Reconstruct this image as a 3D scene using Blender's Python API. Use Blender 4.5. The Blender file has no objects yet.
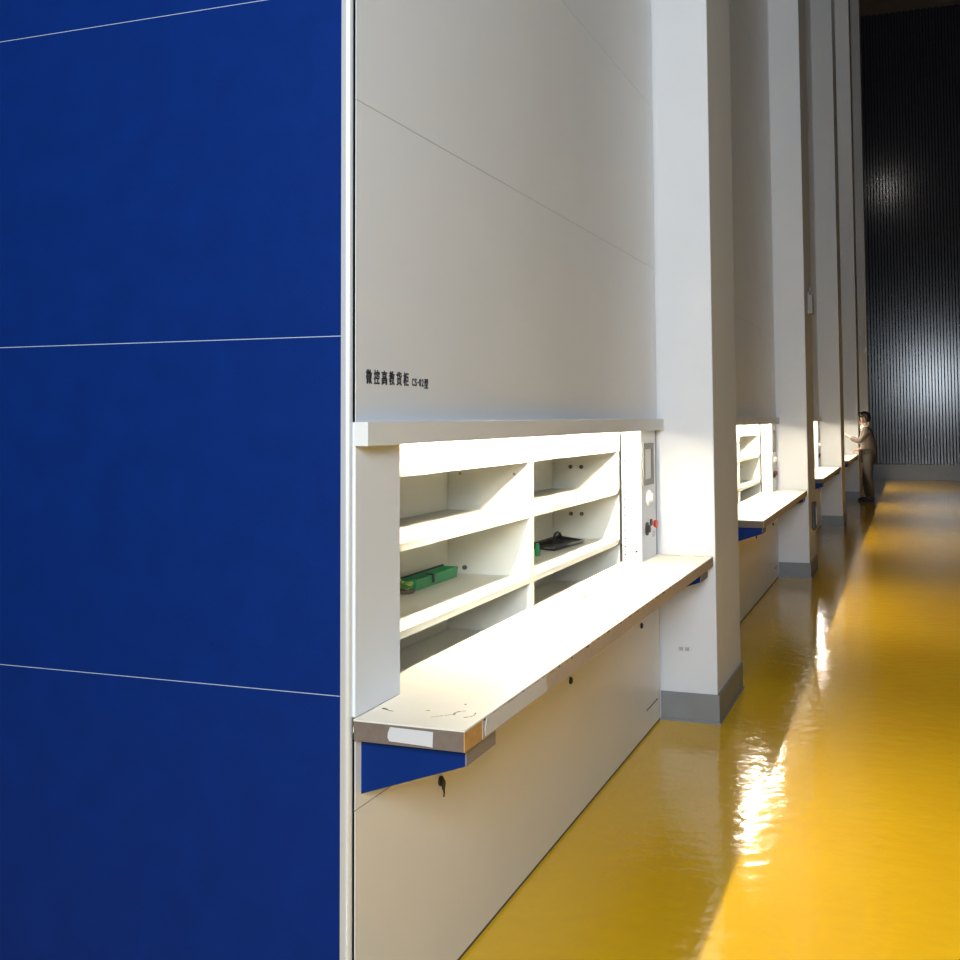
import bpy, bmesh, math, random
from mathutils import Vector, Matrix
random.seed(4)
scene = bpy.context.scene
COL = scene.collection

# ------------------------------------------------------------------ camera
cam_d = bpy.data.cameras.new('camera')
cam = bpy.data.objects.new('camera', cam_d)
COL.objects.link(cam)
YAW, PITCH, ROLL = 0.3660, 0.0555, 0.0049
cam_d.sensor_fit = 'HORIZONTAL'; cam_d.sensor_width = 36.0
cam_d.lens = 36.0 * 1126.26 / 960.0
cam_d.shift_x = 0.0
cam_d.shift_y = -(480.0 - 355.7) / 960.0
cam_d.clip_start = 0.05; cam_d.clip_end = 200
fw = Vector((-math.sin(YAW) * math.cos(PITCH), math.cos(YAW) * math.cos(PITCH), math.sin(PITCH)))
rt = Vector((math.cos(YAW), math.sin(YAW), 0))
up = rt.cross(fw)
r2 = rt * math.cos(ROLL) - up * math.sin(ROLL)
u2 = rt * math.sin(ROLL) + up * math.cos(ROLL)
M = Matrix((r2, u2, -fw)).transposed().to_4x4()
M.translation = Vector((1.2883, -2.4867, 1.6))
cam.matrix_world = M
scene.camera = cam

# ------------------------------------------------------------------ world, light, exposure
scene.view_settings.view_transform = 'Standard'
scene.view_settings.look = 'None'
scene.view_settings.exposure = 0.0
scene.view_settings.gamma = 1.0
w = bpy.data.worlds.new('world'); scene.world = w
w.use_nodes = True
w.node_tree.nodes['Background'].inputs[0].default_value = (0.6, 0.7, 0.8, 1)
w.node_tree.nodes['Background'].inputs[1].default_value = 0.02

REAR_FILL_POWER = 640
TUBE = 385.0
GLINT_LAMP = 170
ld = bpy.data.lights.new('rear_fill_light', 'AREA')
ld.shape = 'RECTANGLE'; ld.size = 2.4; ld.size_y = 2.2; ld.energy = REAR_FILL_POWER
ld.color = (0.80, 0.90, 1.0)
lo = bpy.data.objects.new('rear_fill_light', ld); COL.objects.link(lo)
lo.location = (2.45, -5.88, 3.5); lo.rotation_euler = (math.radians(90), 0, 0)   # fill light added behind the camera, faces +Y from an invented window


# ------------------------------------------------------------------ materials
def mat(name, col, rough=0.5, metal=0.0, emit=None, estr=0.0, noise=0.0, nscale=6.0, bump=0.0, bscale=40.0, coat=0.0, spec=0.5):
    m = bpy.data.materials.new(name); m.use_nodes = True
    nt = m.node_tree; b = nt.nodes['Principled BSDF']
    b.inputs['Base Color'].default_value = (*col, 1)
    b.inputs['Roughness'].default_value = rough
    b.inputs['Metallic'].default_value = metal
    b.inputs['Specular IOR Level'].default_value = spec
    b.inputs['Coat Weight'].default_value = coat
    if emit:
        b.inputs['Emission Color'].default_value = (*emit, 1)
        b.inputs['Emission Strength'].default_value = estr
    tc = nt.nodes.new('ShaderNodeTexCoord')
    if noise:
        n = nt.nodes.new('ShaderNodeTexNoise'); n.inputs['Scale'].default_value = nscale
        n.inputs['Detail'].default_value = 4
        nt.links.new(tc.outputs['Object'], n.inputs['Vector'])
        mx = nt.nodes.new('ShaderNodeMix'); mx.data_type = 'RGBA'
        mx.inputs[6].default_value = (*[c * (1 - noise) for c in col], 1)
        mx.inputs[7].default_value = (*[min(1, c * (1 + noise)) for c in col], 1)
        nt.links.new(n.outputs['Fac'], mx.inputs[0])
        nt.links.new(mx.outputs[2], b.inputs['Base Color'])
    if bump:
        n = nt.nodes.new('ShaderNodeTexNoise'); n.inputs['Scale'].default_value = bscale
        nt.links.new(tc.outputs['Object'], n.inputs['Vector'])
        bp = nt.nodes.new('ShaderNodeBump'); bp.inputs['Strength'].default_value = bump
        bp.inputs['Distance'].default_value = 0.01
        nt.links.new(n.outputs['Fac'], bp.inputs['Height'])
        nt.links.new(bp.outputs['Normal'], b.inputs['Normal'])
    return m


M_panel = mat('white_laminate', (0.79, 0.81, 0.85), 0.32, noise=0.05, nscale=1.5, bump=0.04, bscale=3)
M_base = mat('cream_laminate', (0.83, 0.80, 0.75), 0.35, noise=0.05, nscale=2)
M_blue = mat('blue_panel', (0.0006, 0.020, 0.155), 0.5, spec=0.15, noise=0.18, nscale=9, bump=0.05, bscale=120)
M_seam = mat('pale_joint', (0.45, 0.5, 0.6), 0.5)
M_groove = mat('dark_joint', (0.10, 0.10, 0.10), 0.7)
M_alu = mat('aluminium_trim', (0.74, 0.76, 0.78), 0.36, metal=0.45)
M_hood = mat('hood_grey', (0.76, 0.76, 0.76), 0.4, noise=0.03)
M_shelf = mat('cream_steel', (0.82, 0.80, 0.70), 0.4, noise=0.02)
M_white = mat('bright_white_steel', (0.86, 0.86, 0.84), 0.4)
M_top = mat('worktop_laminate', (0.76, 0.73, 0.66), 0.35, noise=0.05, nscale=12)
M_edge = mat('worktop_edge_band', (0.46, 0.39, 0.34), 0.5, noise=0.15, nscale=20)
M_wood = mat('raw_chipboard', (0.50, 0.28, 0.09), 0.8, noise=0.35, nscale=60)
M_endw = mat('worktop_end_board', (0.17, 0.13, 0.105), 0.8, noise=0.3, nscale=40)
M_tape = mat('grey_white_tape', (0.60, 0.60, 0.62), 0.5)
M_scuff = mat('dark_scuff', (0.04, 0.03, 0.02), 0.8)
M_scuffl = mat('pale_brown_scuff', (0.38, 0.27, 0.14), 0.8)
M_brk = mat('blue_bracket', (0.0008, 0.022, 0.155), 0.5, spec=0.15)
M_brkt = mat('bracket_grey', (0.22, 0.20, 0.21), 0.5)
M_dark = mat('dark_plastic', (0.02, 0.02, 0.02), 0.45)
M_black = mat('lettering_black', (0.02, 0.02, 0.03), 0.6)
M_scrf = mat('screen_surround', (0.13, 0.125, 0.11), 0.4)
M_scr = mat('pale_screen', (0.75, 0.75, 0.72), 0.2)
M_red = mat('red_plastic', (0.6, 0.05, 0.03), 0.35)
M_chrome = mat('chrome', (0.8, 0.8, 0.8), 0.2, metal=1.0)
M_col = mat('painted_plaster', (0.68, 0.69, 0.71), 0.6, noise=0.04, nscale=2.5, bump=0.08, bscale=8)
M_bb = mat('grey_skirting', (0.22, 0.225, 0.23), 0.35, noise=0.1, nscale=10)
M_wall = mat('hall_wall', (0.12, 0.12, 0.125), 0.8, noise=0.05)
M_ceil = mat('hall_ceiling', (0.16, 0.16, 0.17), 0.9)
M_rib = mat('dark_ribbed_metal', (0.032, 0.032, 0.044), 0.17, noise=0.1, spec=0.7)
M_green = mat('green_plastic', (0.02, 0.30, 0.11), 0.35, noise=0.15, nscale=30)
M_lime = mat('lime_leaf', (0.35, 0.45, 0.10), 0.5, noise=0.3, nscale=60)
M_tube = mat('lamp_tube_glow', (1, 1, 1), 0.5, emit=(1.0, 0.88, 0.66), estr=TUBE)
M_glow = mat('glint_lamp_glow', (1, 1, 1), 0.5, emit=(1.0, 0.95, 0.9), estr=GLINT_LAMP)
M_pane = mat('added_window_pane', (0.7, 0.8, 0.9), 0.1, emit=(0.85, 0.93, 1.0), estr=1.5)  # glowing pane of the window invented around the fill light


def floor_material():
    m = bpy.data.materials.new('yellow_epoxy_floor'); m.use_nodes = True
    nt = m.node_tree; b = nt.nodes['Principled BSDF']
    tc = nt.nodes.new('ShaderNodeTexCoord')
    n = nt.nodes.new('ShaderNodeTexNoise'); n.inputs['Scale'].default_value = 1.3; n.inputs['Detail'].default_value = 5
    nt.links.new(tc.outputs['Object'], n.inputs['Vector'])
    mx = nt.nodes.new('ShaderNodeMix'); mx.data_type = 'RGBA'
    mx.inputs[6].default_value = (0.90, 0.47, 0.012, 1); mx.inputs[7].default_value = (0.97, 0.60, 0.022, 1)
    nt.links.new(n.outputs['Fac'], mx.inputs[0]); nt.links.new(mx.outputs[2], b.inputs['Base Color'])
    b.inputs['Roughness'].default_value = 0.11
    b.inputs['Specular IOR Level'].default_value = 0.5
    n2 = nt.nodes.new('ShaderNodeTexNoise'); n2.inputs['Scale'].default_value = 12.0; n2.inputs['Detail'].default_value = 2
    nt.links.new(tc.outputs['Object'], n2.inputs['Vector'])
    bp = nt.nodes.new('ShaderNodeBump'); bp.inputs['Strength'].default_value = 0.26; bp.inputs['Distance'].default_value = 0.010
    nt.links.new(n2.outputs['Fac'], bp.inputs['Height']); nt.links.new(bp.outputs['Normal'], b.inputs['Normal'])
    return m


M_floor = floor_material()


# ------------------------------------------------------------------ helpers
class MB:
    """collects shapes into one mesh"""
    def __init__(s):
        s.bm = bmesh.new(); s.mats = []

    def mi(s, m):
        if m not in s.mats: s.mats.append(m)
        return s.mats.index(m)

    def box(s, x0, x1, y0, y1, z0, z1, m, bev=0.0):
        ret = bmesh.ops.create_cube(s.bm, size=1.0)
        vs = ret['verts']
        for v in vs:
            v.co = Vector(((x0 + x1) / 2 + v.co.x * (x1 - x0), (y0 + y1) / 2 + v.co.y * (y1 - y0), (z0 + z1) / 2 + v.co.z * (z1 - z0)))
        fs = {f for v in vs for f in v.link_faces}
        i = s.mi(m)
        for f in fs: f.material_index = i
        if bev:
            es = list({e for v in vs for e in v.link_edges})
            r = bmesh.ops.bevel(s.bm, geom=es, offset=bev, segments=2, affect='EDGES', profile=0.5)
            for f in r['faces']: f.material_index = i
        return s

    def prism(s, pts, axis, a, b, m):
        """polygon pts (2 coords) extruded along axis from a to b"""
        def mk(p, t):
            if axis == 0: return (t, p[0], p[1])
            if axis == 1: return (p[0], t, p[1])
            return (p[0], p[1], t)
        va = [s.bm.verts.new(mk(p, a)) for p in pts]; vb = [s.bm.verts.new(mk(p, b)) for p in pts]
        i = s.mi(m); n = len(pts); fs = []
        fs.append(s.bm.faces.new(va)); fs.append(s.bm.faces.new(vb[::-1]))
        for k in range(n):
            fs.append(s.bm.faces.new((va[k], vb[k], vb[(k + 1) % n], va[(k + 1) % n])))
        for f in fs: f.material_index = i
        return s

    def tube(s, pts, r, m, seg=10, smooth=True):
        i = s.mi(m); pts = [Vector(p) for p in pts]; rs = r if isinstance(r, (list, tuple)) else [r] * len(pts)
        rings = []
        ref = Vector((0, 0, 1))
        for k, p in enumerate(pts):
            d = (pts[min(k + 1, len(pts) - 1)] - pts[max(k - 1, 0)]).normalized()
            if abs(d.dot(ref)) > 0.95: rr = Vector((1, 0, 0))
            else: rr = ref
            a = d.cross(rr).normalized(); b = d.cross(a)
            rings.append([s.bm.verts.new(p + (a * math.cos(t) + b * math.sin(t)) * rs[k]) for t in [2 * math.pi * q / seg for q in range(seg)]])
        for k in range(len(rings) - 1):
            for q in range(seg):
                f = s.bm.faces.new((rings[k][q], rings[k][(q + 1) % seg], rings[k + 1][(q + 1) % seg], rings[k + 1][q]))
                f.material_index = i; f.smooth = smooth
        for rg in (rings[0][::-1], rings[-1]):
            f = s.bm.faces.new(rg); f.material_index = i
        return s

    def ball(s, c, r, m, seg=14):
        r = r if isinstance(r, (list, tuple)) else (r, r, r)
        ret = bmesh.ops.create_uvsphere(s.bm, u_segments=seg, v_segments=seg // 2 + 2, radius=1.0)
        i = s.mi(m)
        for v in ret['verts']: v.co = Vector((c[0] + v.co.x * r[0], c[1] + v.co.y * r[1], c[2] + v.co.z * r[2]))
        for f in {f for v in ret['verts'] for f in v.link_faces}: f.material_index = i; f.smooth = True
        return s

    def build(s, name, parent=None, origin=None):
        bmesh.ops.recalc_face_normals(s.bm, faces=s.bm.faces)
        me = bpy.data.meshes.new(name)
        if origin is not None:
            bmesh.ops.translate(s.bm, verts=s.bm.verts, vec=-Vector(origin))
        s.bm.to_mesh(me); s.bm.free()
        for m in s.mats: me.materials.append(m)
        o = bpy.data.objects.new(name, me); COL.objects.link(o)
        if parent: o.parent = parent
        elif origin is not None: o.location = origin
        return o


def tag(o, label=None, cat=None, group=None, kind=None):
    if label: o['label'] = label
    if cat: o['category'] = cat
    if group: o['group'] = group
    if kind: o['kind'] = kind
    return o


def empty(name, loc):
    o = bpy.data.objects.new(name, None); o.empty_display_size = 0.1
    COL.objects.link(o); o.location = loc
    return o


def copy_tree(o, parent=None):
    c = o.copy(); COL.objects.link(c)
    if parent: c.parent = parent
    for ch in list(o.children): copy_tree(ch, c)
    return c


P, L, LC, XC, TOP = 5.662, 3.532, 0.848, 0.3015, 11.9
Y_END = 28.0

# ------------------------------------------------------------------ setting
def struct(mb, name, origin=None): return tag(mb.build(name, None, origin), kind='structure')


struct(MB().box(-3.4, 7.0, -6.0, Y_END + .1, -0.1, 0.0, M_floor), 'floor')
struct(MB().box(-3.4, 7.0, -6.0, Y_END + .1, 12.0, 12.1, M_ceil), 'ceiling')
struct(MB().box(-3.5, -3.4, -6.0, Y_END, 0, 12.0, M_wall), 'wall_left')
struct(MB().box(7.0, 7.1, -6.0, Y_END, 0, 12.0, M_wall), 'wall_right')
wb = MB()
WX0, WX1, WZ0, WZ1 = 1.2, 3.7, 2.35, 4.65
for b in ((-3.4, WX0, 0, 12), (WX1, 7.0, 0, 12), (WX0, WX1, 0, WZ0), (WX0, WX1, WZ1, 12)):
    wb.box(b[0], b[1], -6.1, -6.0, b[2], b[3], M_wall)
struct(wb, 'wall_back')
wf = MB()
for x in (WX0, (WX0 + WX1) / 2, WX1 - .05): wf.box(x, x + .05, -6.0, -5.95, WZ0, WZ1, M_alu)
for z in (WZ0, WZ1 - .05): wf.box(WX0, WX1, -5.999, -5.951, z, z + .05, M_alu)
win = struct(MB().box(WX0, WX1, -6.06, -6.04, WZ0, WZ1, M_pane), 'window_added')  # invented window, added to house the rear fill light
wfo = wf.build('added_window_frame', win)
# ribbed dark metal wall closing the hall
rb = MB(); n = 0
xs = []; x = -3.4
prof = []
while x < 7.0:
    prof += [(x, Y_END), (x + .05, Y_END), (x + .075, Y_END - .05), (x + .125, Y_END - .05)]
    x += .15
prof += [(7.0, Y_END), (7.0, Y_END + .1), (-3.4, Y_END + .1)]
rb.prism(prof, 2, 0.0, 12.0, M_rib)
struct(rb, 'wall_end')
struct(MB().box(-3.3, 7.0, Y_END - .12, Y_END - .055, 0, 0.38, M_bb, .004), 'baseboard_end')

# columns standing between the machines, each with its grey skirting
for k in range(5):
    y0 = k * P + L
    y1 = min(y0 + LC, Y_END - .2)
    if y0 < Y_END - .3:
        o = struct(MB().box(-0.6, XC, y0 + .004, y1, 0.0, 11.98, M_col, .006), 'wall_column')
        s = MB()
        s.prism([(0.004, y0 - .006), (XC + .01, y0 - .006), (XC + .01, y1 + .01), (-.6, y1 + .01), (-.6, y1 + .0005), (XC + .0005, y1 + .0005), (XC + .0005, y0 + .0035), (.004, y0 + .0035)], 2, 0.0, 0.15, M_bb)
        s.prism([(0.004, y0 - .013), (XC + .017, y0 - .013), (XC + .017, y1 + .013), (XC + .0101, y1 + .013), (XC + .0101, y0 - .0061), (.004, y0 - .0061)], 2, 0.0, 0.012, M_bb)
        struct(s, 'baseboard_column')
    if k < 4:
        struct(MB().box(-0.62, -0.602, y1, (k + 1) * P - .002, 0.0, 11.98, M_col), 'wall_infill')


# ------------------------------------------------------------------ one storage machine
def font_mesh(body, size, offset, m, name, parent):
    cu = bpy.data.curves.new('lettering_curve', 'FONT')
    cu.body = body; cu.size = size; cu.offset = offset; cu.extrude = 0.0006; cu.resolution_u = 3
    t = bpy.data.objects.new('lettering_tmp', cu); COL.objects.link(t)
    dg = bpy.context.evaluated_depsgraph_get(); dg.update()
    me = bpy.data.meshes.new_from_object(t.evaluated_get(dg))
    bpy.data.objects.remove(t)
    me.name = name; me.materials.clear(); me.materials.append(m)
    return me


def lettering(parent):
    parts = []
    big = [(ch, .0665 + q * .0450, .0335, 1.6885, .0375) for q, ch in enumerate('微控高教货柜')]
    small = [('C', .347, .014, 1.690, .021), ('S', .365, .014, 1.690, .021), ('-', .383, .008, 1.699, .003), ('0', .395, .014, 1.690, .021),
             ('2', .413, .014, 1.690, .021), ('型', .431, .027, 1.685, .028)]
    for name, cells in (('lettering', big), ('model_lettering', small)):
        bm = bmesh.new()
        for ch, y, wd, z, hh in cells:
            me = font_mesh(ch, 0.0445, 0.0007, M_black, 'a', parent)
            xs = [v.co.x for v in me.vertices]; ys = [v.co.y for v in me.vertices]
            a, b, c, d = min(xs), max(xs), min(ys), max(ys)
            for v in me.vertices:
                px, py, pz = v.co
                v.co = Vector((0.0008 + pz, y + (px - a) / (b - a) * wd, z + (py - c) / (d - c) * hh))
            bm.from_mesh(me)
        me = bpy.data.meshes.new(name); bm.to_mesh(me); bm.free(); me.materials.append(M_black)
        o = bpy.data.objects.new(name, me); COL.objects.link(o); o.parent = parent


def make_machine(first):
    root = empty('storage_machine', (0, 0, 0))
    # blue side panel on the near end, boards with thin pale joints
    seams = [0.04, .9227, 1.8063, 2.69, 3.573, 4.456, 5.34, 6.22, 7.1, 7.99, 8.87, 9.75, 10.64, 11.52, TOP]
    s = MB()
    for a, b in zip(seams[:-1], seams[1:]): s.box(-3.0, -.034, 0, .022, a + .0011, b - .0011, M_blue)
    s.box(-3.0, -.034, .0008, .021, 0.0, TOP, M_seam)
    s.build('side_panel', root)
    MB().box(-3.0, -.03, L - .03, L - .004, 0, TOP, M_base).build('side_panel', root)
    MB().box(-3.0, -2.98, .022, L - .03, 0, TOP, M_base).build('back_panel', root)
    MB().box(-2.98, -.02, .022, L - .03, TOP - .02, TOP, M_base).build('top_panel', root)
    # rounded aluminium corner profile
    pts = [(-.033, .02), (-.033, -.004)]
    for t in range(0, 9):
        a = math.radians(-90 + t * 11.25)
        pts.append((-.022 + .015 * math.cos(a), .009 + .013 * math.sin(a)))
    pts += [(-.0075, .0118), (-.018, .0118), (-.018, .02)]
    ct = MB().prism(pts, 2, 0.0, TOP, M_alu).build('corner_trim', root)
    # upper front
    f = MB(); z = 1.592
    sm = [1.592, 2.4044, 3.291] + [3.291 + .887 * k for k in range(1, 10)] + [TOP]
    for a, b in zip(sm[:-1], sm[1:]):
        f.box(-.016, 0, .012, L - .006, a, b - .0016, M_panel)
    f.box(-.018, -.0015, .012, L - .006, 1.592, TOP, M_groove)
    fp = f.build('front_panel', root)
    if first: lettering(fp)
    # base front with its joint, lower slot and three locks
    f = MB()
    f.box(-.018, 0, .012, L - .006, .012, .6465, M_base)
    f.box(-.018, 0, .012, L - .006, .6495, .815, M_base)
    f.box(-.02, -.002, .012, L - .006, .0, .815, M_groove)
    f.box(-.001, .0008, 3.20, 3.46, .120, .127, M_groove)
    bp = f.build('base_panel', root)
    for i, yy in enumerate((.538, 1.849, 3.096)):
        lk = MB()
        lk.tube([(-.001, yy, .565), (.007, yy, .565)], .014, M_dark)
        lk.tube([(.007, yy, .565), (.010, yy, .565)], .010, M_dark)
        lo_ = lk.build('lock', bp)
        if i == 0:
            kk = MB()
            kk.prism([(yy - .012, .556), (yy - .007, .543), (yy + .007, .543), (yy + .012, .556), (yy + .009, .566), (yy - .009, .566)], 0, .010, .013, M_dark)
            kk.tube([(.0115, yy, .545), (.0115, yy + .004, .53), (.0115, yy + .001, .520)], [.0035, .0025, .002], M_dark, 6)
            kk.build('key', lo_)
    # left jamb, right jamb with a row of holes
    MB().box(-.11, 0, .012, .269, .872, 1.5915, M_panel).build('jamb', root)
    j = MB().box(-.10, 0, 3.14, 3.156, .872, 1.5915, M_white)
    for k in range(14):
        j.tube([(-.086, 3.1396, 1.42 - k * .0393), (-.086, 3.142, 1.42 - k * .0393)], .0045 if k > 1 else .0055, M_dark, 8)
    j.tube([(-.028, 3.1392, .925), (-.028, 3.142, .925)], .006, M_dark, 8)
    j.box(-.108, -.1001, 3.141, 3.155, .872, .96, M_dark)
    j.build('jamb', root)
    # control panel
    cp = MB().box(-.02, 0, 3.158, 3.475, .872, 1.5915, M_panel)
    cp.box(-.02, -.004, 3.475, L - .006, .872, 1.5915, M_bb)
    cpo = cp.build('control_panel', root)
    s = MB()
    for b in ((3.160, 3.40, 1.437, 1.467), (3.160, 3.40, 1.253, 1.283), (3.160, 3.197, 1.283, 1.437), (3.363, 3.40, 1.283, 1.437)):
        s.box(0, .010, b[0], b[1], b[2], b[3], M_scrf)
    sc = s.build('screen_frame', cpo)
    MB().box(0, .004, 3.197, 3.363, 1.283, 1.437, M_scr).build('screen', sc)
    MB().tube([(0, 3.29, 1.185), (.012, 3.29, 1.185), (.014, 3.29, 1.185), (.03, 3.29, 1.185)], [.042, .042, .028, .024], M_white, 20).build('knob', cpo)
    MB().tube([(0, 3.25, 1.03), (.008, 3.25, 1.03), (.008, 3.25, 1.03), (.02, 3.25, 1.03)], [.034, .034, .02, .018], M_dark, 16).build('dial', cpo)
    MB().tube([(0, 3.345, 1.055), (.008, 3.345, 1.055)], .018, M_dark, 14).build('key_switch', cpo)
    MB().tube([(0, 3.43, 1.04), (.012, 3.43, 1.04), (.010, 3.43, 1.04), (.018, 3.43, 1.04)], [.018, .018, .023, .021], M_red, 18).build('stop_button', cpo)
    MB().box(0, .003, 3.38, 3.44, .975, 1.005, M_tape).build('notice', cpo)
    # fascia behind the lamp, lamp housing, hood and tube
    MB()  .box(-.125, -.11, .269, 3.156, 1.43, 1.66, M_white).build('fascia', root)
    hs = MB().box(-.11, -.018, .03, 3.14, 1.66, 1.67, M_white)
    hs.box(-.109, -.019, 3.14, 3.156, 1.592, 1.66, M_white)
    hs.build('lamp_housing', root)
    h = MB().prism([(.0005, 1.592), (.038, 1.592), (.038, 1.533), (.031, 1.533), (.031, 1.586), (.0005, 1.586)], 1, .004, L - .004, M_hood)
    h.box(.0006, .0309, .0041, .012, 1.5331, 1.5859, M_hood)
    h.box(.0006, .0309, L - .012, L - .0041, 1.5331, 1.5859, M_hood)
    ho = h.build('hood', root)
    for a, b in ((.68, 1.90), (2.25, 3.05)):
        MB().tube([(.010, a, 1.5415), (.010, b, 1.5415)], .0075, M_tube, 12).build('lamp_tube', ho)
    # worktop
    wt = MB()
    wt.box(-.108, .002, .271, 3.138, .868, .871, M_top)
    wt.box(.001, .293, .0, L - .024, .8665, .871, M_top)
    wt.box(-.108, .002, .271, 3.138, .835, .868, M_edge)
    wt.box(.0015, .2905, .0012, L - .025, .8195, .8665, M_endw)
    wt.box(.2905, .2935, .115 if first else .012, L - .024, .8195, .8665, M_edge)
    wt.box(.2895, .2922, .0005, .12, .8195, .8662, M_wood)
    wo = wt.build('worktop', root)
    for y0 in (.043, 3.22):
        b = MB()
        b.prism([(.0005, .68), (.0005, .818), (.276, .818), (.276, .774)], 1, y0, y0 + .2, M_brk)
        b.box(.276, .2795, y0, y0 + .2, .774, .818, M_brkt)
        b.build('bracket', wo)
    if first:
        t = MB()
        t.prism([(.100, .8615), (.094, .848), (.093, .836), (.098, .828), (.190, .8255), (.2105, .824), (.212, .860), (.15, .861)], 1, -.0012, .0004, M_tape)
        t.build('tape', wo)
        t = MB().prism([(.135, .8235), (.128, .842), (.142, .8645), (.20, .8655), (.62, .8655), (.63, .822)], 0, .2934, .2948, M_tape)
        t.build('tape', wo)
        ch = MB()
        for q in range(34):
            y_ = .13 + q * .075 + random.uniform(-.02, .02); l_ = random.uniform(.01, .05)
            ch.box(.2930, .2940, y_, y_ + l_, .8640 - random.uniform(0, .0025), .8668, M_wood if q % 2 else M_scuff)
        ch = ch.build('chipped_edge', wo); ch['kind'] = 'stuff'
        sc = MB()
        zt = .8711
        def blot(cx, cy, rx, ry, a, m):
            pts = []
            for q in range(9):
                t_ = 2 * math.pi * q / 9; rr = .75 + .5 * random.random()
                u, v = rx * rr * math.cos(t_), ry * rr * math.sin(t_)
                pts.append((cx + u * math.cos(a) - v * math.sin(a), cy + u * math.sin(a) + v * math.cos(a)))
            sc.prism(pts, 2, zt - .0006, zt + .0004, m)
        blot(.030, .115, .013, .005, -.5, M_scuff); blot(.052, .103, .010, .0025, -.3, M_scuffl)
        for a0 in range(0, 360, 30):
            if a0 in (60, 90, 270, 240): continue
            a = math.radians(a0)
            blot(.238 + .026 * math.cos(a), .135 + .030 * math.sin(a), .0065, .0022, a + 1.57, M_scuff if a0 in (150, 180, 300, 30) else M_scuffl)
        blot(.205, .225, .003, .004, 0, M_scuff)
        for q in range(6): blot(.175 + q * .008, .085 + q * .008, .006, .002, .8, M_scuffl)
        blot(.14, .135, .005, .004, 0, M_scuffl)
        blot(.02, 2.0, .03, .008, 1.2, M_scuffl)
        for yy in (3.30, 3.42, 3.47): blot(.05 + (3.47 - yy), 3.49, .03, .008, 0, M_scuffl)
        st = sc.build('scuff_marks', wo); st['kind'] = 'stuff'
    return root


machine = make_machine(True)
tag(machine, 'nearest storage machine, tall blue end panel, white front with black lettering and lit opening', 'storage machine', 'storage machines along the wall')
m2 = make_machine(False); m2.location = (0, P, 0)
tag(m2, 'second storage machine, behind the nearest white column, lit opening with blue bracket showing', 'storage machine', 'storage machines along the wall')
labels = ['third storage machine, its lit opening just beyond the second column',
          'storage machine beside the standing person, who reaches into its lit opening',
          'farthest storage machine, a lit sliver behind the face of the person']
for i in range(3):
    c = copy_tree(m2); c.location = (0, P * (i + 3 - 1), 0)
    if i == 2: c.location.y = P * 4
    c['label'] = labels[i]


# ------------------------------------------------------------------ tray rack in each opening
def make_rack():
    r = empty('tray_rack', (0, 0, .74))
    o = -.74
    MB().box(-.475, -.465, .05, 3.1365, .74 + o, 1.55 + o, M_shelf).build('back_panel', r)
    e1 = MB().box(-.464, -.128, .05, .058, .74 + o, 1.55 + o, M_shelf).box(-.128, -.112, .05, .058, .74 + o, 1.428 + o, M_shelf).build('end_panel', r)
    e2 = MB().box(-.464, -.128, 3.128, 3.1365, .74 + o, 1.55 + o, M_shelf).box(-.128, -.112, 3.128, 3.1365, .74 + o, 1.428 + o, M_shelf).build('end_panel', r)
    d = MB().box(-.464, -.128, 1.715, 1.735, .765 + o, 1.55 + o, M_shelf)
    d.box(-.128, -.112, 1.705, 1.748, .765 + o, .9595 + o, M_shelf); d.box(-.128, -.112, 1.705, 1.748, .9865 + o, 1.2115 + o, M_shelf); d.box(-.128, -.112, 1.705, 1.748, 1.2365 + o, 1.428 + o, M_shelf)
    d.build('divider', r)
    for z in (1.212, .960, .74):
        for a, b in ((.059, 1.714), (1.736, 3.127)):
            s = MB().box(-.464, -.112, a, b, z + .017 + o, z + .024 + o, M_shelf)
            s.box(-.128, -.112, a if a < 1 else 1.7145, b if b > 2 else 1.7145, z + o, z + .024 + o, M_shelf, .002)
            so = s.build('shelf', r)
            if z > .8 and b > 2:
                MB().prism([(3.04, z + o - .001), (3.125, z + o - .001), (3.125, z + .024 + o), (3.10, z + .006 + o)], 0, -.1115, -.108, M_dark).build('clip', so)
    # bolts on the divider side and the far end, small holes
    for (x, y, z) in ((-.365, 3.125, 1.348), (-.308, 3.125, 1.348), (-.365, 3.125, 1.108), (-.308, 3.125, 1.108), (-.320, 3.125, .895)):
        MB().tube([(x, y + .004, z + o), (x, y - .006, z + o)], .0105, M_scrf if z > 1.2 else M_endw, 10).build('bolt', r)
    for (y, z) in ((.64, 1.36), (.64, 1.10)):
        MB().tube([(-.466, y, z + o), (-.460, y, z + o)], .008, M_endw, 8).build('bolt', r)
    MB().tube([(-.39, 1.716, 1.008 + o), (-.39, 1.705, 1.008 + o)], .009, M_scrf, 10).build('bolt', r)
    for x in (-.41, -.18):
        MB().tube([(x, 1.716, 1.38 + o), (x, 1.712, 1.38 + o)], .006, M_scuffl, 8).build('bolt', r)
    return r


rack = make_rack()
rack_labels = ['cream tray rack in the nearest opening holding a green trough and black tray',
               'empty tray rack in the second machine, seen past the white column',
               'tray rack in the third machine, mostly hidden by the second column',
               'tray rack inside the machine that the person reaches into',
               'tray rack inside the farthest machine']
racks = [rack] + [copy_tree(rack) for _ in range(4)]
for i, r in enumerate(racks):
    r.location = (0, i * P, .74)
    tag(r, rack_labels[i], 'shelf rack', 'tray racks inside the storage machines')

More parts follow.
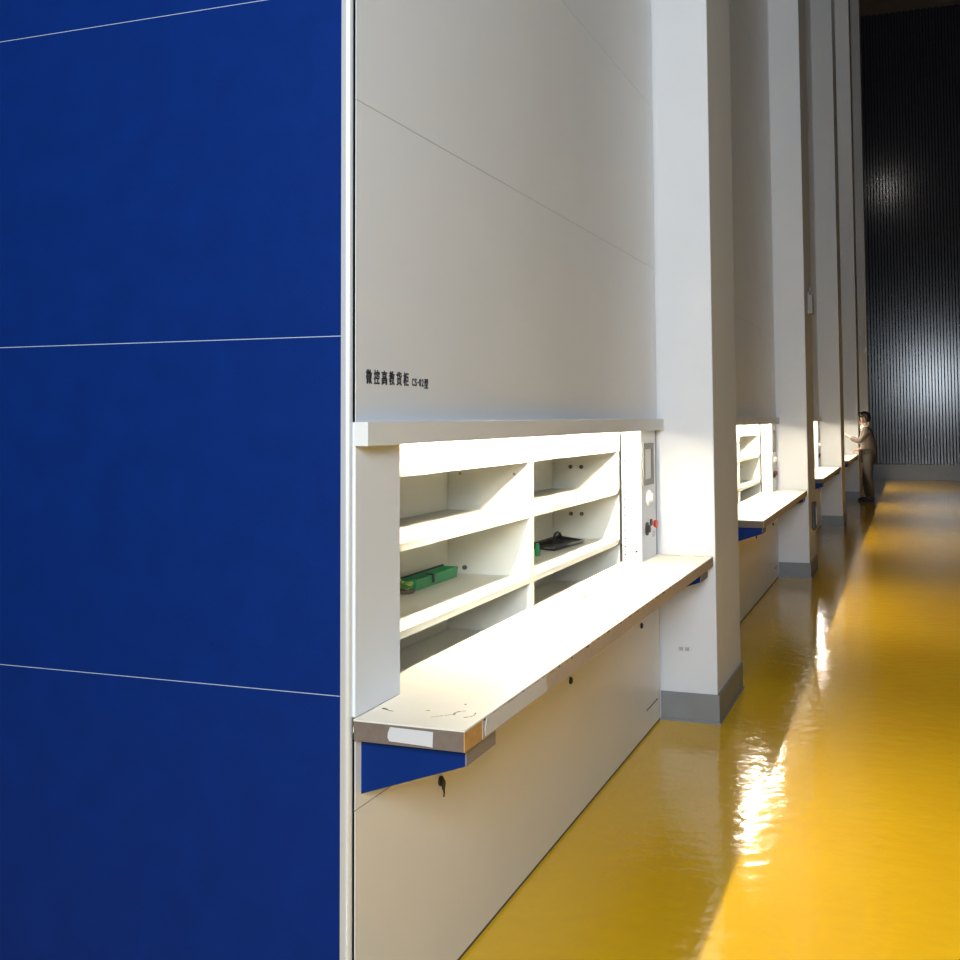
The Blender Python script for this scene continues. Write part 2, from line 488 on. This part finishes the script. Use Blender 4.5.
# ------------------------------------------------------------------ things on the nearest rack
g = empty('plastic_trough', (-.41, 1.39, .985))
def gb(mb): return mb
t = MB()
t.prism([(-.026, 0), (.026, 0), (.032, .040), (.028, .040), (.022, .005), (-.022, .005), (-.028, .040), (-.032, .040)], 1, -.16, .22, M_green)
t.prism([(-.026, 0), (.026, 0), (.032, .040), (-.032, .040)], 1, .215, .222, M_green)
t.prism([(-.026, 0), (.026, 0), (.032, .040), (-.032, .040)], 1, -.165, -.16, M_green)
t.build('trough', g)
t = MB(); t.box(.0335, .038, -.035, -.02, .012, .042, M_dark); t.box(-.034, -.028, -.165, .22, .040, .046, M_dark); t.box(.006, .038, -.037, -.018, .0405, .045, M_dark)
t.build('clip', g)
t = MB(); t.tube([(0, .2221, .02), (0, .234, .02)], .012, M_dark, 10); t.build('end_cap', g)
tag(g, 'long green plastic trough with dark clip on the lower left shelf', 'trough')
g = empty('leafy_sprig', (-.405, 1.17, .985))
t = MB()
for q in range(26):
    a = random.uniform(0, 6.28); rr = random.uniform(.0, .034)
    t.ball((rr * math.cos(a), rr * math.sin(a), random.uniform(.012, .040)), (random.uniform(.006, .012), random.uniform(.006, .012), .005), M_lime if q % 3 else M_green, 8)
t.build('leaves', g)
t = MB(); t.tube([(0, 0, 0), (0, 0, .006), (0, 0, .012), (0, 0, .014)], [.034, .040, .040, .030], M_endw, 14); t.build('dish', g)
tag(g, 'small yellow-green clump on a dark dish at the near end of the green trough', 'plant sprig')
for i, (x, y, lab) in enumerate([(-.294, 2.345, 'short green peg standing beside the divider in front of the black tray')]):
    g = MB(); g.tube([(0, 0, .0), (0, 0, .05), (0, 0, .055)], [.012, .010, .006], M_green, 10)
    tag(g.build('plastic_peg', None, None), lab, 'peg').location = (x, y, .9845)
# black tray with a ring handle
g = empty('black_tray', (-.325, 2.80, .985))
t = MB()
q4 = [(-.10, -.20), (.055, -.26), (.085, .10), (-.09, .25)]
t.prism(q4, 2, .001, .006, M_dark)
for k in range(4):
    a, b = q4[k], q4[(k + 1) % 4]
    t.tube([(a[0], a[1], .012), (b[0], b[1], .012)], .007, M_dark, 8)
for q in range(6):
    t.tube([(-.09, -.17 + q * .06, .010), (.065, -.20 + q * .055, .010)], .006, M_dark, 6)
t.build('base', g)
t = MB(); t.tube([(.0, -.05 + .07 * math.cos(a), .014 + .050 * math.sin(a)) for a in [math.pi * k / 12 for k in range(13)]], .006, M_dark, 8)
t.build('handle', g)
t = MB(); t.tube([(-.03, .02, .012), (-.035, .07, .035), (-.03, .12, .05)], .002, M_dark, 6); t.tube([(.02, -.04, .012), (.03, -.08, .03), (.0, -.10, .034)], .002, M_dark, 6)
t.build('wire', g)
tag(g, 'flat black tray with ring handle on the lower right shelf', 'tray')

# ------------------------------------------------------------------ small things on the columns
o = MB().box(0, .07, 0, .006, 0, .03, M_col, .002)
M_slot = mat('socket_slots', (0.42, 0.40, 0.37), 0.6)
o.box(.008, .030, -.001, .002, .006, .024, M_slot); o.box(.040, .062, -.001, .002, .006, .024, M_slot)
oo = o.build('wall_socket'); oo.location = (.095, L - .003, .362)
tag(oo, 'small faint double socket low on the nearest column under the worktop end', 'wall socket')
M_box = mat('dull_box_grey', (0.30, 0.29, 0.28), 0.5)
b = empty('wall_box', (XC + .001, L + P + .42, 2.66))
MB().box(0, .05, -.07, .07, 0, .20, M_box, .006).build('case', b)
MB().ball((.025, 0, .262), (.022, .03, .03), M_box, 12).build('lamp', b)
MB().box(0, .015, -.015, .015, .2, .24, M_box).build('bracket', b)
tag(b, 'small pale wall box with round top high on the second column', 'wall box')
b = empty('extinguisher_box', (XC + .001, L + P + .45, .44))
MB().box(0, .03, -.10, .10, 0, .28, M_dark, .004).build('case', b)
MB().box(.03, .034, .03, .05, .05, .23, M_white).build('trim_strip', b)
tag(b, 'small dark box low on the outer face of the second column', 'wall box')

# unseen high bay lamp, added to put glints on the ribbed end wall
for i, (x, y, z) in enumerate(((.62, 16.0, 9.75),)):
    b = empty('glint_lamp', (x, y, z))
    MB().tube([(0, 0, .02), (0, 0, .10), (0, 0, .28), (0, 0, .34)], [.26, .24, .10, .09], M_hood, 20).build('shade', b)
    MB().tube([(0, 0, .34), (0, 0, 12 - z - .002)], .01, M_dark, 8).build('rod', b)
    MB().ball((0, 0, -.03), .075, M_glow, 16).build('bulb', b)
    tag(b, 'added round high bay lamp hanging from the ceiling beside the third column', 'ceiling lamp')


# ------------------------------------------------------------------ person
def skin_mesh(verts, edges, radii, root=0, sub=2):
    me = bpy.data.meshes.new('skin'); me.from_pydata([Vector(v) for v in verts], edges, [])
    o = bpy.data.objects.new('skin_tmp', me); COL.objects.link(o)
    md = o.modifiers.new('s', 'SKIN'); md.use_smooth_shade = True
    sv = me.skin_vertices[0].data
    for i, r in enumerate(radii):
        sv[i].radius = r if isinstance(r, tuple) else (r, r)
        sv[i].use_root = (i == root)
    if sub:
        sb = o.modifiers.new('u', 'SUBSURF'); sb.levels = sub; sb.render_levels = sub
    dg = bpy.context.evaluated_depsgraph_get(); dg.update()
    out = bpy.data.meshes.new_from_object(o.evaluated_get(dg))
    bpy.data.objects.remove(o)
    return out


def merged(name, meshes, materials, parent, extra=None):
    bm = bmesh.new()
    for me in meshes: bm.from_mesh(me)
    for f in bm.faces: f.smooth = True
    me = bpy.data.meshes.new(name)
    bm.to_mesh(me); bm.free()
    for m in materials: me.materials.append(m)
    o = bpy.data.objects.new(name, me); COL.objects.link(o); o.parent = parent
    return o


M_skin = mat('skin', (0.55, 0.33, 0.25), 0.55)
M_hair = mat('dark_hair', (0.018, 0.012, 0.010), 0.5, noise=0.3, nscale=90)
M_jack = mat('taupe_jacket', (0.11, 0.085, 0.075), 0.85, noise=0.12, nscale=15, bump=0.3, bscale=12)
M_trou = mat('grey_green_trousers', (0.055, 0.05, 0.042), 0.85, noise=0.1, nscale=15, bump=0.3, bscale=10)
M_shoe = mat('dark_shoes', (0.02, 0.018, 0.02), 0.5)
M_shirt = mat('pale_shirt', (0.70, 0.62, 0.54), 0.8)

PX, PY = 0.47, 19.95
person = empty('person', (PX, PY, 0))
tag(person, 'person with dark hair in taupe jacket reaching one hand into a lit opening', 'person')
# local frame: faces -X, left side is -Y (towards the camera)
J = {
 'pelvis': (.03, 0, .93), 'waist': (.035, 0, 1.06), 'chest': (.025, 0, 1.25), 'neck0': (.0, 0, 1.385), 'neck1': (-.025, 0, 1.44),
 'head0': (-.045, 0, 1.50), 'head1': (-.05, 0, 1.58), 'head2': (-.045, 0, 1.635),
 'shL': (.02, -.17, 1.34), 'elL': (-.12, -.22, 1.12), 'wrL': (-.335, -.15, 1.235), 'palL': (-.385, -.13, 1.262),
 'shR': (.02, .17, 1.34), 'elR': (.03, .24, 1.09), 'wrR': (-.13, .17, .975), 'palR': (-.18, .15, .965),
 'hipL': (.03, -.09, .88), 'knL': (.02, -.10, .48), 'anL': (.07, -.10, .09), 'toL': (-.07, -.11, .035),
 'hipR': (.03, .09, .88), 'knR': (-.03, .11, .48), 'anR': (.0, .12, .09), 'toR': (-.14, .13, .035),
}
names = list(J)
E_ = [('pelvis', 'waist'), ('waist', 'chest'), ('chest', 'neck0'), ('neck0', 'neck1'), ('neck1', 'head0'), ('head0', 'head1'), ('head1', 'head2'),
      ('chest', 'shL'), ('shL', 'elL'), ('elL', 'wrL'), ('wrL', 'palL'), ('chest', 'shR'), ('shR', 'elR'), ('elR', 'wrR'), ('wrR', 'palR'),
      ('pelvis', 'hipL'), ('hipL', 'knL'), ('knL', 'anL'), ('anL', 'toL'), ('pelvis', 'hipR'), ('hipR', 'knR'), ('knR', 'anR'), ('anR', 'toR')]
R_ = {'pelvis': (.10, .12), 'waist': (.085, .105), 'chest': (.10, .13), 'neck0': .055, 'neck1': .05, 'head0': (.066, .062), 'head1': (.088, .076), 'head2': (.07, .062),
      'shL': .055, 'elL': .038, 'wrL': .026, 'palL': (.022, .042), 'shR': .055, 'elR': .038, 'wrR': .026, 'palR': (.018, .034),
      'hipL': .08, 'knL': .052, 'anL': .036, 'toL': .03, 'hipR': .08, 'knR': .052, 'anR': .036, 'toR': .03}
body = skin_mesh([J[n] for n in names], [(names.index(a), names.index(b)) for a, b in E_], [R_[n] for n in names], 0, 2)
chains = [body]
for side, wr, pal in ((-1, 'wrL', 'palL'), (1, 'wrR', 'palR')):
    w_, p_ = Vector(J[wr]), Vector(J[pal]); d = (p_ - w_).normalized()
    a = Vector((0, 1, 0)); a = (a - d * a.dot(d)).normalized(); dn = d.cross(a)
    if dn.z > 0: dn = -dn
    for k, ln in enumerate((.066, .076, .070, .055)):
        off = a * ((k - 1.5) * .019)
        b0 = p_ + off; b1 = b0 + d * (.045); b2 = b1 + (d * .8 + dn * .4).normalized() * ln * .5; b3 = b2 + (d * .5 + dn * .8).normalized() * ln * .45
        chains.append(skin_mesh([b0, b1, b2, b3], [(0, 1), (1, 2), (2, 3)], [.0115, .011, .010, .008], 0, 1))
    ta = -a * side
    t0 = p_ - d * .01 + ta * .015
    t1 = t0 + (d * .5 + ta * .8 ) * .035; t2 = t1 + (d * .9 + dn * .3) * .03
    chains.append(skin_mesh([t0, t1, t2], [(0, 1), (1, 2)], [.012, .010, .008], 0, 1))
# face: nose, lips, ears, eyes
fm = MB()
fm.ball((-.134, 0, 1.565), (.018, .012, .020), M_skin, 10)
fm.ball((-.120, 0, 1.590), (.012, .008, .024), M_skin, 10)
fm.ball((-.117, 0, 1.528), (.012, .022, .008), M_skin, 10)
fm.ball((-.098, 0, 1.495), (.026, .028, .022), M_skin, 10)
for s_ in (-1, 1): fm.ball((-.035, s_ * .078, 1.575), (.018, .008, .030), M_skin, 10)
bmesh.ops.recalc_face_normals(fm.bm, faces=fm.bm.faces)
fme = bpy.data.meshes.new('face'); fm.bm.to_mesh(fme); fm.bm.free(); chains.append(fme)
bo = merged('body', chains, [M_skin], person)
e = MB()
for s_ in (-1, 1):
    e.ball((-.122, s_ * .030, 1.592), (.008, .012, .008), M_dark, 10)
    e.tube([(-.128, s_ * .018, 1.612), (-.122, s_ * .045, 1.613)], .004, M_hair, 6)
e.build('eyes', person)
h = MB()
h.ball((-.030, 0, 1.622), (.104, .090, .078), M_hair, 20)
h.ball((.020, 0, 1.575), (.070, .086, .085), M_hair, 18)
h.ball((-.115, 0, 1.658), (.034, .066, .026), M_hair, 14)
for s_ in (-1, 1): h.ball((-.02, s_ * .066, 1.59), (.035, .018, .045), M_hair, 12)
h.build('hair', person)


def cloth(name, pts, edges, radii, m, sub=2):
    return merged(name, [skin_mesh(pts, edges, radii, 0, sub)], [m], person)


jp = ['waist', 'chest', 'neck0', 'shL', 'elL', 'wrL', 'shR', 'elR', 'wrR']
pts = [J[n] for n in jp]
pts.insert(0, (.035, 0, .90)); 
pts[6] = tuple(Vector(J['elL']).lerp(Vector(J['wrL']), .80)); pts[9] = tuple(Vector(J['elR']).lerp(Vector(J['wrR']), .85))
cloth('jacket', pts, [(0, 1), (1, 2), (2, 3), (2, 4), (4, 5), (5, 6), (2, 7), (7, 8), (8, 9)],
      [(.145, .185), (.145, .175), (.15, .18), .078, .080, .060, .044, .080, .060, .044], M_jack)
cloth('trousers', [(.032, 0, .95), J['hipL'], J['knL'], (.068, -.10, .075), J['hipR'], J['knR'], (.0, .12, .075)],
      [(0, 1), (1, 2), (2, 3), (0, 4), (4, 5), (5, 6)], [(.135, .16), .11, .078, .062, .105, .078, .062], M_trou)
c = MB(); c.tube([(-.012, 0, 1.395), (-.03, 0, 1.44)], [.072, .066], M_shirt, 16); c.ball((-.085, 0, 1.37), (.035, .045, .05), M_shirt, 12)
c.build('collar', person)
for a_, t_ in (('anL', 'toL'), ('anR', 'toR')):
    ax, ay, az = J[a_]; tx, ty, tz = J[t_]
    s = MB()
    s.tube([(ax + .045, ay, .045), (ax + .03, ay, .052), (ax, ay, .055), ((ax + tx) / 2, ty, .048), (tx, ty, .038), (tx - .04, ty, .030)], [.026, .043, .048, .045, .036, .022], M_shoe, 14)
    s.tube([(ax, ay, .05), (ax, ay, .11)], [.046, .048], M_shoe, 14)
    s.box(tx - .05, ax + .06, ay - .036, ay + .036, 0.001, .016, M_shoe, .004)
    s.build('shoe', person)
